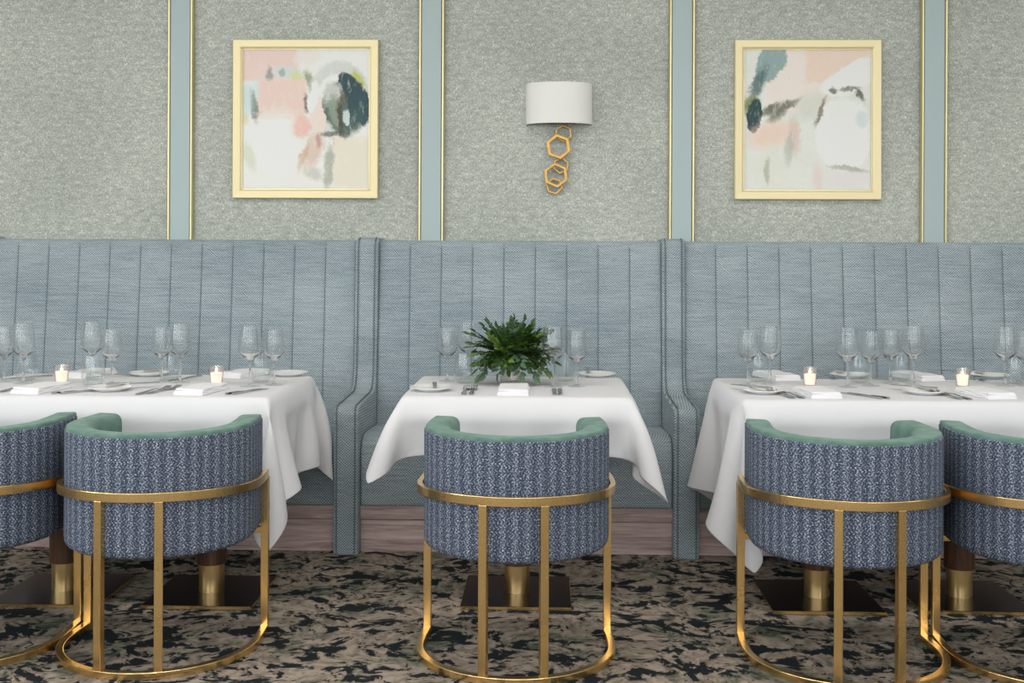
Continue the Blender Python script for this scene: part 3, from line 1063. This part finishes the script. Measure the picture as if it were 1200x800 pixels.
def make_wineglass(H, rb, rr, zb, foot):
    root = empty('wine_glass')
    tab = [(0, .12), (.045, .23), (.095, .41), (.15, .60), (.205, .76), (.26, .875), (.32, .955), (.37, .99), (.42, 1.0), (.50, .992), (.61, .965), (.74, .917), (.87, .865), (1, rr / rb)]
    prof = [(rb * r, zb + (H - zb) * t) for t, r in tab]
    inner = [(max(r - .0012, .001), z + (.006 if i < 2 else .004 if i < 4 else .0015)) for i, (r, z) in enumerate(prof)][:-1] + [(prof[-1][0] - .0009, H)]
    b = MB(); b.lathe(prof + inner[::-1], 48, cap0=True, cap1=True)
    b.build('bowl', M['solidglass'], root, smooth=1.0)
    b = MB(); b.lathe([(.0085, .0055), (.0055, .012), (.0042, .025), (.0040, zb - .02), (.0052, zb - .004), (.0075, zb + .002)], 16)
    b.build('stem', M['solidglass'], root, smooth=1.0)
    b = MB(); b.lathe([(foot, 0), (foot, .0016), (foot * .6, .0028), (.009, .0056)], 36)
    b.build('foot', M['footglass'], root, smooth=.6)
    return root


def make_tumbler():
    out = [(.022, 0), (.030, .003), (.038, .016), (.0425, .036), (.043, .050), (.040, .078), (.035, .115)]
    inn = [(.034, .115), (.039, .078), (.0418, .050), (.0412, .037), (.0368, .017), (.028, .0065), (.001, .005)]
    b = MB(); b.lathe(out + inn, 36)
    return b.build('stemless_glass', M['glass'], smooth=1.0)


def make_plate():
    b = MB()
    b.lathe([(.045, 0), (.048, .003), (.078, .013), (.080, .0145), (.079, .016), (.052, .0075), (.046, .006), (.001, .006)], 48)
    return b.build('bread_plate', M['china'], smooth=.9)


def make_fork():
    b = MB()
    def strip(pts, th=.0022):    # pts (y, halfwidth, z)
        vs, fs = [], []
        for y, w, z in pts:
            vs += [(-w, y, z), (w, y, z), (w, y, z + th), (-w, y, z + th)]
        for i in range(len(pts) - 1):
            for k in range(4):
                l = (k + 1) % 4
                fs.append((i * 4 + k, i * 4 + l, i * 4 + 4 + l, i * 4 + 4 + k))
        fs.append((0, 1, 2, 3)); m = 4 * len(pts) - 4; fs.append((m + 3, m + 2, m + 1, m))
        b.add(vs, fs)
    strip([(0, .006, .001), (.012, .0095, .002), (.06, .006, .005), (.105, .0035, .008), (.128, .004, .007), (.140, .0115, .004), (.150, .0125, .003)])
    for k in range(4):
        x = -.0102 + .0068 * k
        bb = len(b.v)
        strip([(.148, .0023, .003), (.172, .0021, .004), (.196, .0016, .011)])
        b.v[bb:] = [(vx + x, vy, vz) for vx, vy, vz in b.v[bb:]]
    return b.build('fork', M['steel'], smooth=.7)


def make_knife(L=.21):
    b = MB()
    pts = [(0, .005, .006), (.01, .008, .007), (.07, .0065, .006), (.09, .0055, .005), (.10, .0085, .003), (.16, .0095, .0025), (.19, .0085, .002), (L, .002, .0016)]
    vs, fs = [], []
    for y, w, t in pts:
        vs += [(-w, y, 0), (w * .8, y, 0), (w * .8, y, t), (-w, y, t)]
    for i in range(len(pts) - 1):
        for k in range(4):
            l = (k + 1) % 4
            fs.append((i * 4 + k, i * 4 + l, i * 4 + 4 + l, i * 4 + 4 + k))
    fs.append((0, 1, 2, 3)); m = 4 * len(pts) - 4; fs.append((m + 3, m + 2, m + 1, m))
    b.add(vs, fs)
    return b.build('knife', M['steel'], smooth=.7)


def make_napkin():
    """napkin folded to a long flat packet: three soft layers"""
    b = MB()
    w, l = .056, .21
    sec = rounded([(-w, 0), (w, 0), (w, .0075), (-w, .0075)], [.003, .0037, .0037, .003], 4)
    for i, (dz, sc, yo) in enumerate(((0, 1, 0), (.0072, .97, .004), (.0146, .93, .010))):
        vs, fs = [], []
        ys = [yo + (l - yo * 1.5) * k / 12 for k in range(13)]
        m = len(sec)
        for k, y in enumerate(ys):
            e = .0025 * math.sin(k * 1.3 + i)
            for (x, z) in sec:
                vs.append((x * sc + e * .6, y, z + dz + (.0012 * math.sin(k * .9 + i * 2) if i else 0) * (x / w)))
        for k in range(12):
            for q in range(m):
                r = (q + 1) % m
                fs.append((k * m + q, k * m + r, (k + 1) * m + r, (k + 1) * m + q))
        fs.append(tuple(range(m))); fs.append(tuple(12 * m + q for q in range(m)))
        b.add(vs, fs)
    return b.build('napkin', M['napkin'], bevel=.0, smooth=.9)


protos = {'big': make_wineglass(.229, .0435, .0355, .092, .038),
          'small': make_wineglass(.212, .0390, .0325, .086, .034),
          'tumbler': make_tumbler(), 'plate': make_plate(), 'fork': make_fork(), 'knife': make_knife(), 'napkin': make_napkin(),
          'spreader': make_knife(.165)}
protos['spreader'].name = 'butter_knife'
used = set()
SPEC = {'big': ('taller wide-bowled wine glass', 'wine glass', 'wine glasses on the tables'),
        'small': ('shorter slim wine glass', 'wine glass', 'wine glasses on the tables'),
        'tumbler': ('stemless water glass between wine glasses', 'water glass', 'stemless water glasses on the tables'),
        'plate': ('round white bread plate', 'plate', 'bread plates on the tables'),
        'napkin': ('folded white napkin', 'napkin', 'folded napkins on the tables'),
        'fork': ('fork', 'fork', 'forks on the tables'),
        'knife': ('knife', 'knife', 'knives on the tables'),
        'spreader': ('butter knife on bread plate', 'butter knife', 'butter knives on the bread plates')}


def put(kind, px, py, where, rz=0.0, dz=0.0, pre=''):
    o = protos[kind] if kind not in used else copy_tree(protos[kind])
    used.add(kind)
    p = at_z(px, py, ZS)
    o.location = (p.x, p.y, ZS + dz)
    o.rotation_euler = (0, 0, math.radians(rz))
    w, c, g = SPEC[kind]
    return tag(o, (pre + ' ' if pre else '') + w + ' ' + where, c, g)


RP, SP = 'ring painting table', 'streak painting table'
# the long table below the ring painting --------------------------------
n1 = "in front of the full tub chair, " + RP
n2 = "at picture edge, chair side, " + RP
f1 = "booth side near divider, " + RP
f2 = "booth side at picture edge, " + RP
put('plate', 129, 457.5, n1); put('spreader', 124, 456, n1, -62, .016)
put('fork', 160, 462.5, n1, -16, pre='outer'); put('fork', 173.0, 461.5, n1, -16, pre='inner')
put('napkin', 220, 463.0, n1, -10)
put('knife', 265, 462.5, n1, -22, pre='inner'); put('knife', 273, 462.5, n1, -22, pre='outer')
put('big', 293, 452.5, n1); put('small', 321, 451, n1); put('tumbler', 306, 447.5, n1)
put('fork', 0, 459.5, n2, -12); put('napkin', 28, 461.5, n2, -10)
put('knife', 61, 461.5, n2, -40, pre='inner'); put('knife', 71, 461.5, n2, -40, pre='outer')
put('big', 108, 444.5, n2); put('small', 131, 451, n2); put('tumbler', 109, 452, n2)
put('small', 189.5, 447, f1); put('big', 211, 448, f1); put('tumbler', 199, 444.5, f1)
put('plate', 338, 440, f1); put('knife', 236, 440.5, f1, 160); put('napkin', 268, 443, f1, -22)
put('small', 5, 447, f2); put('big', 27.5, 449, f2); put('tumbler', 31, 445.5, f2)
put('napkin', 86, 443, f2, -14); put('plate', 175, 440, f2); put('spreader', 168, 438.6, f2, -70, .016)
put('fork', 156, 440, f2, 100); put('knife', 62, 440.5, f2, 130)
# the bouquet table ------------------------------------------------------
BT = 'bouquet table'
nm = "on the chair side of the " + BT
fm = "on the booth side of the " + BT
put('plate', 505, 457.5, nm); put('spreader', 510, 460, nm, 6, .016)
put('fork', 543, 462.5, nm, 0, pre='outer'); put('fork', 552, 462.5, nm, 0, pre='inner')
put('napkin', 601, 463.5, nm, 0)
put('knife', 650, 463, nm, 0, pre='inner'); put('knife', 657, 463, nm, 0, pre='outer')
put('big', 649, 453, nm); put('small', 675.5, 452.5, nm); put('tumbler', 662.5, 446, nm)
put('small', 524, 446.5, fm); put('big', 549, 443.5, fm); put('tumbler', 544.5, 448.5, fm)
put('plate', 699, 441, fm); put('spreader', 690, 440, fm, 0, .016)
# the long table below the streak painting -------------------------------
n3 = "in front of the full tub chair, " + SP
n4 = "at picture edge, chair side, " + SP
f3 = "booth side near divider, " + SP
f4 = "booth side at picture edge, " + SP
put('plate', 894, 460.5, n3); put('spreader', 905, 461, n3, 40, .016)
put('fork', 930, 467, n3, 15, pre='outer'); put('fork', 942, 467, n3, 15, pre='inner')
put('napkin', 969, 467, n3, 6)
put('knife', 1033, 467.5, n3, 28, pre='inner'); put('knife', 1042, 467.5, n3, 28, pre='outer')
put('big', 993, 453.5, n3); put('small', 1020.5, 452, n3); put('tumbler', 1007, 448, n3)
put('plate', 1084, 461.5, n4); put('spreader', 1099, 461, n4, 44, .016)
put('fork', 1126, 468, n4, 14, pre='outer'); put('fork', 1138, 468.5, n4, 14, pre='inner')
put('napkin', 1175, 467.5, n4, 12)
put('big', 1178, 452, n4); put('small', 1201, 452, n4); put('tumbler', 1190, 449, n4)
put('small', 876.5, 450.5, f3); put('big', 902.5, 450, f3); put('tumbler', 889.5, 446.5, f3)
put('napkin', 924, 446, f3, 16); put('fork', 966, 439, f3, 178); put('plate', 996, 442, f3); put('spreader', 990, 440.5, f3, 60, .016)
put('small', 1043, 449, f4); put('big', 1070, 450, f4); put('tumbler', 1056, 446, f4)
put('knife', 1049, 445.5, f4, 60); put('napkin', 1094, 446.5, f4, 20); put('fork', 1142, 441, f4, 170)
put('plate', 1160, 442.5, f4); put('spreader', 1154, 441, f4, 60, .016)


# candles
def make_votive():
    b = MB()
    n = 32
    out = [(.0215, 0), (.0222, .004), (.0285, .071)]
    inn = [(.0262, .071), (.0205, .006), (.001, .005)]
    b.lathe(out + inn, n)
    b.v = [(x * (1 + .025 * math.cos(16 * math.atan2(y, x))), y * (1 + .025 * math.cos(16 * math.atan2(y, x))), z) for x, y, z in b.v]
    return b.build('votive_holder', M['votive'], smooth=.8)


def make_candle():
    b = MB(); b.lathe([(.0185, .0065), (.0225, .044), (.021, .046), (.004, .0435)], 24)
    root = b.build('tealight_candle', M['wax'], smooth=.7)
    b = MB(); b.tube([(0, 0, .042), (.0005, 0, .047), (.0015, 0, .050)], .0008, 6); b.build('wick', M['wick'], root)
    b = MB(); b.lathe([(.0008, .047), (.0034, .051), (.0038, .054), (.0022, .061), (.0004, .068)], 12); b.build('flame', M['flame'], root, smooth=1.2)
    return root


vp, cp_ = make_votive(), make_candle()
cand = [(72, 449, 'near the picture edge of the ' + RP), (253.5, 450.5, 'beside the knives of the ' + RP),
        (949, 452, 'between the napkins of the ' + SP), (1128, 453, 'near the picture edge of the ' + SP)]
for i, (px, py, w) in enumerate(cand):
    p = at_z(px, py, ZS)
    v = vp if i == 0 else copy_tree(vp)
    c = cp_ if i == 0 else copy_tree(cp_)
    v.location = c.location = (p.x, p.y, ZS)
    tag(v, 'ribbed clear votive holder ' + w, 'candle holder', 'glass votive holders')
    tag(c, 'lit tealight candle in the votive ' + w, 'candle', 'lit tealights')
    ld = bpy.data.lights.new('candle_light', 'POINT')
    ld.energy = .22; ld.color = (1, .62, .34); ld.shadow_soft_size = .006
    lo = bpy.data.objects.new('candle_light', ld); COL.objects.link(lo)
    lo.location = (p.x, p.y, ZS + .052)

# ---------------------------------------------------------------- bouquet
pv = at_z(599.5, 449, ZS)
b = MB(); b.lathe([(.040, 0), (.043, .004), (.050, .085), (.0545, .110), (.0525, .110), (.048, .085), (.0405, .008), (.001, .007)], 40)
vase = b.build('glass_vase', M['votive'], smooth=.8); vase.location = (pv.x, pv.y, ZS)
tag(vase, 'clear glass vase holding the green bouquet on the small table', 'vase')
b = MB(); b.lathe([(.0402, .0085), (.0465, .075)], 32); b.build('water', M['glass'], vase, smooth=.8)

bq = empty('fern_bouquet', (pv.x, pv.y, ZS + .10))
tag(bq, 'bushy bouquet of fern and leafy green sprigs in a glass vase', 'bouquet')
rnd = random.Random(11)


def leaf_quad(b, p, d, nrm, L, w):
    """a folded pointed leaf from p along d"""
    d = d.normalized()
    s = d.cross(nrm)
    if s.length < 1e-4: s = d.cross(Vector((0.3, 0.5, 0.8)))
    s.normalize(); u = s.cross(d).normalized()
    pts = [p, p + d * L * .33 + s * w + u * w * .35, p + d * L * .7 + s * w * .75 + u * w * .2, p + d * L - u * L * .10,
           p + d * L * .7 - s * w * .75 + u * w * .2, p + d * L * .33 - s * w + u * w * .35, p + d * L * .33, p + d * L * .7 - u * L * .03]
    b.add(pts, [(0, 6, 1), (1, 6, 7, 2), (2, 7, 3), (3, 7, 4), (4, 7, 6, 5), (5, 6, 0)])


def sprig(az, el, L, mat, nl, ll, lw, droop, name, alternate=False):
    d = Vector((math.cos(az) * math.cos(el), math.sin(az) * math.cos(el), math.sin(el)))
    pts = []
    p = Vector((math.cos(az) * .012, math.sin(az) * .012, -.055))
    q = Vector((math.cos(az) * .030, math.sin(az) * .030, .012))
    pts = [p, q]
    N = 9
    cur = q.copy(); dirv = d.copy()
    for k in range(N):
        cur = cur + dirv * (L / N)
        dirv = (dirv + Vector((rnd.uniform(-.06, .06), rnd.uniform(-.06, .06), -droop))).normalized()
        pts.append(cur.copy())
    bs = MB(); bs.tube([tuple(x) for x in pts], [.0013] * 2 + [.0013 * (1 - .7 * k / N) for k in range(N)], 5)
    st = bs.build(name, M['twig'], bq)
    bl = MB()
    stem = pts[1:]
    for k in range(nl):
        t = .12 + .88 * (k + .5) / nl
        f = t * (len(stem) - 1); i = min(int(f), len(stem) - 2); fr = f - i
        pos = stem[i].lerp(stem[i + 1], fr); tg = (stem[i + 1] - stem[i]).normalized()
        sd = tg.cross(Vector((0, 0, 1)))
        if sd.length < .1: sd = Vector((1, 0, 0))
        sd.normalize()
        sc = 1 - .55 * abs(t - .45) ** 1.2 * 1.6
        for s in ((-1, 1) if not alternate else ((-1,) if k % 2 else (1,))):
            dd = sd * s * .95 + tg * .65 + Vector((rnd.uniform(-.25, .25), rnd.uniform(-.25, .25), rnd.uniform(-.1, .25)))
            up = tg.cross(sd) * -1 + Vector((rnd.uniform(-.4, .4), rnd.uniform(-.4, .4), 0))
            leaf_quad(bl, pos, dd, up, ll * sc * rnd.uniform(.8, 1.15), lw * sc)
    leaf_quad(bl, stem[-1], stem[-1] - stem[-2], Vector((rnd.uniform(-1, 1), rnd.uniform(-1, 1), .4)), ll, lw)
    bl.build('leaves', mat, st, smooth=.5)


GA = PI * (3 - math.sqrt(5))
for k in range(84):
    el = math.radians(86 - 104 * (k / 83) ** .85)
    az = k * GA + rnd.uniform(-.2, .2)
    r = rnd.random()
    mat = M['leaf'] if r < .66 else (M['leaf2'] if r < .84 else M['leaf3'])
    L = rnd.uniform(.065, .135) * (1.0 if el > .2 else .92)
    sprig(az, el, L, mat, rnd.randint(7, 11), rnd.uniform(.028, .042), rnd.uniform(.0065, .0105), rnd.uniform(-.02, .14), 'fern_sprig')
for az, el, L in ((3.6, .5, .16), (3.4, .75, .155), (-.5, .1, .16), (.2, .25, .15), (-1.2, 1.4, .135), (-1.9, .0, .14), (-2.3, -.1, .15), (-1.0, -.1, .13), (3.9, .1, .15)):
    sprig(az, el, L, M['leaf2'] if L > .18 else M['leaf'], 14, .036, .006, .06, 'fern_sprig')
for az, el, L in ((-1.75, -.2, .085), (-.75, -.35, .12), (-.35, -.1, .13), (-2.5, -.25, .12), (-1.3, .2, .11), (3.3, -.1, .12),
                  (-1.2, -.45, .10), (-.15, -.3, .11), (-.55, -.5, .10), (-2.8, -.3, .12), (-2.1, -.4, .10), (.1, .5, .13), (-.4, .45, .12)):
    sprig(az, el, L, M['leaf3'], 8, .046, .013, .09, 'leafy_sprig', True)
for k in range(20):
    sprig(k * GA + .4, rnd.uniform(.35, 1.15), rnd.uniform(.115, .145), M['leaf'] if k % 4 else M['leaf2'], 10, .038, .0095, rnd.uniform(.0, .05), 'fern_sprig')
for az, el, L in ((-1.5, .55, .10), (-1.9, .5, .11), (-1.1, .7, .10), (-2.4, .6, .12), (-.8, .55, .12), (-.3, .2, .13), (-2.7, .25, .12)):
    sprig(az, el, L, M['leaf2'], 9, .034, .008, .05, 'fern_sprig')

# ---------------------------------------------------------------- world, added fill light and colour management
wd = bpy.data.worlds.new('sky'); S.world = wd
wd.use_nodes = True
bg = wd.node_tree.nodes.get('Background') or wd.node_tree.nodes.new('ShaderNodeBackground')
bg.inputs[0].default_value = (.80, .90, 1, 1); bg.inputs[1].default_value = 1.0

for y in (.4, 3.2):  # unseen fill panels below the ceiling, added to brighten the tabletops from above
    ld = bpy.data.lights.new('top_fill_light', 'AREA'); ld.shape = 'RECTANGLE'; ld.size = 8.0; ld.size_y = .35; ld.energy = 96; ld.color = (1, .96, .90)
    lo = bpy.data.objects.new('top_fill_light', ld); COL.objects.link(lo); lo.location = (0, y, ZC - .02)

S.view_settings.view_transform = 'Standard'
S.view_settings.look = 'None'
S.view_settings.gamma = 1.0
S.view_settings.use_curve_mapping = False
S.view_settings.exposure = -0.64
S.render.engine = 'CYCLES'
S.cycles.use_denoising = True
S.cycles.use_adaptive_sampling = False
S.cycles.sample_clamp_indirect = 4.0
S.cycles.sample_clamp_direct = 5.0
S.cycles.max_bounces = 12
S.cycles.transparent_max_bounces = 24
S.cycles.transmission_bounces = 10
S.cycles.diffuse_bounces = 5
S.cycles.caustics_reflective = False
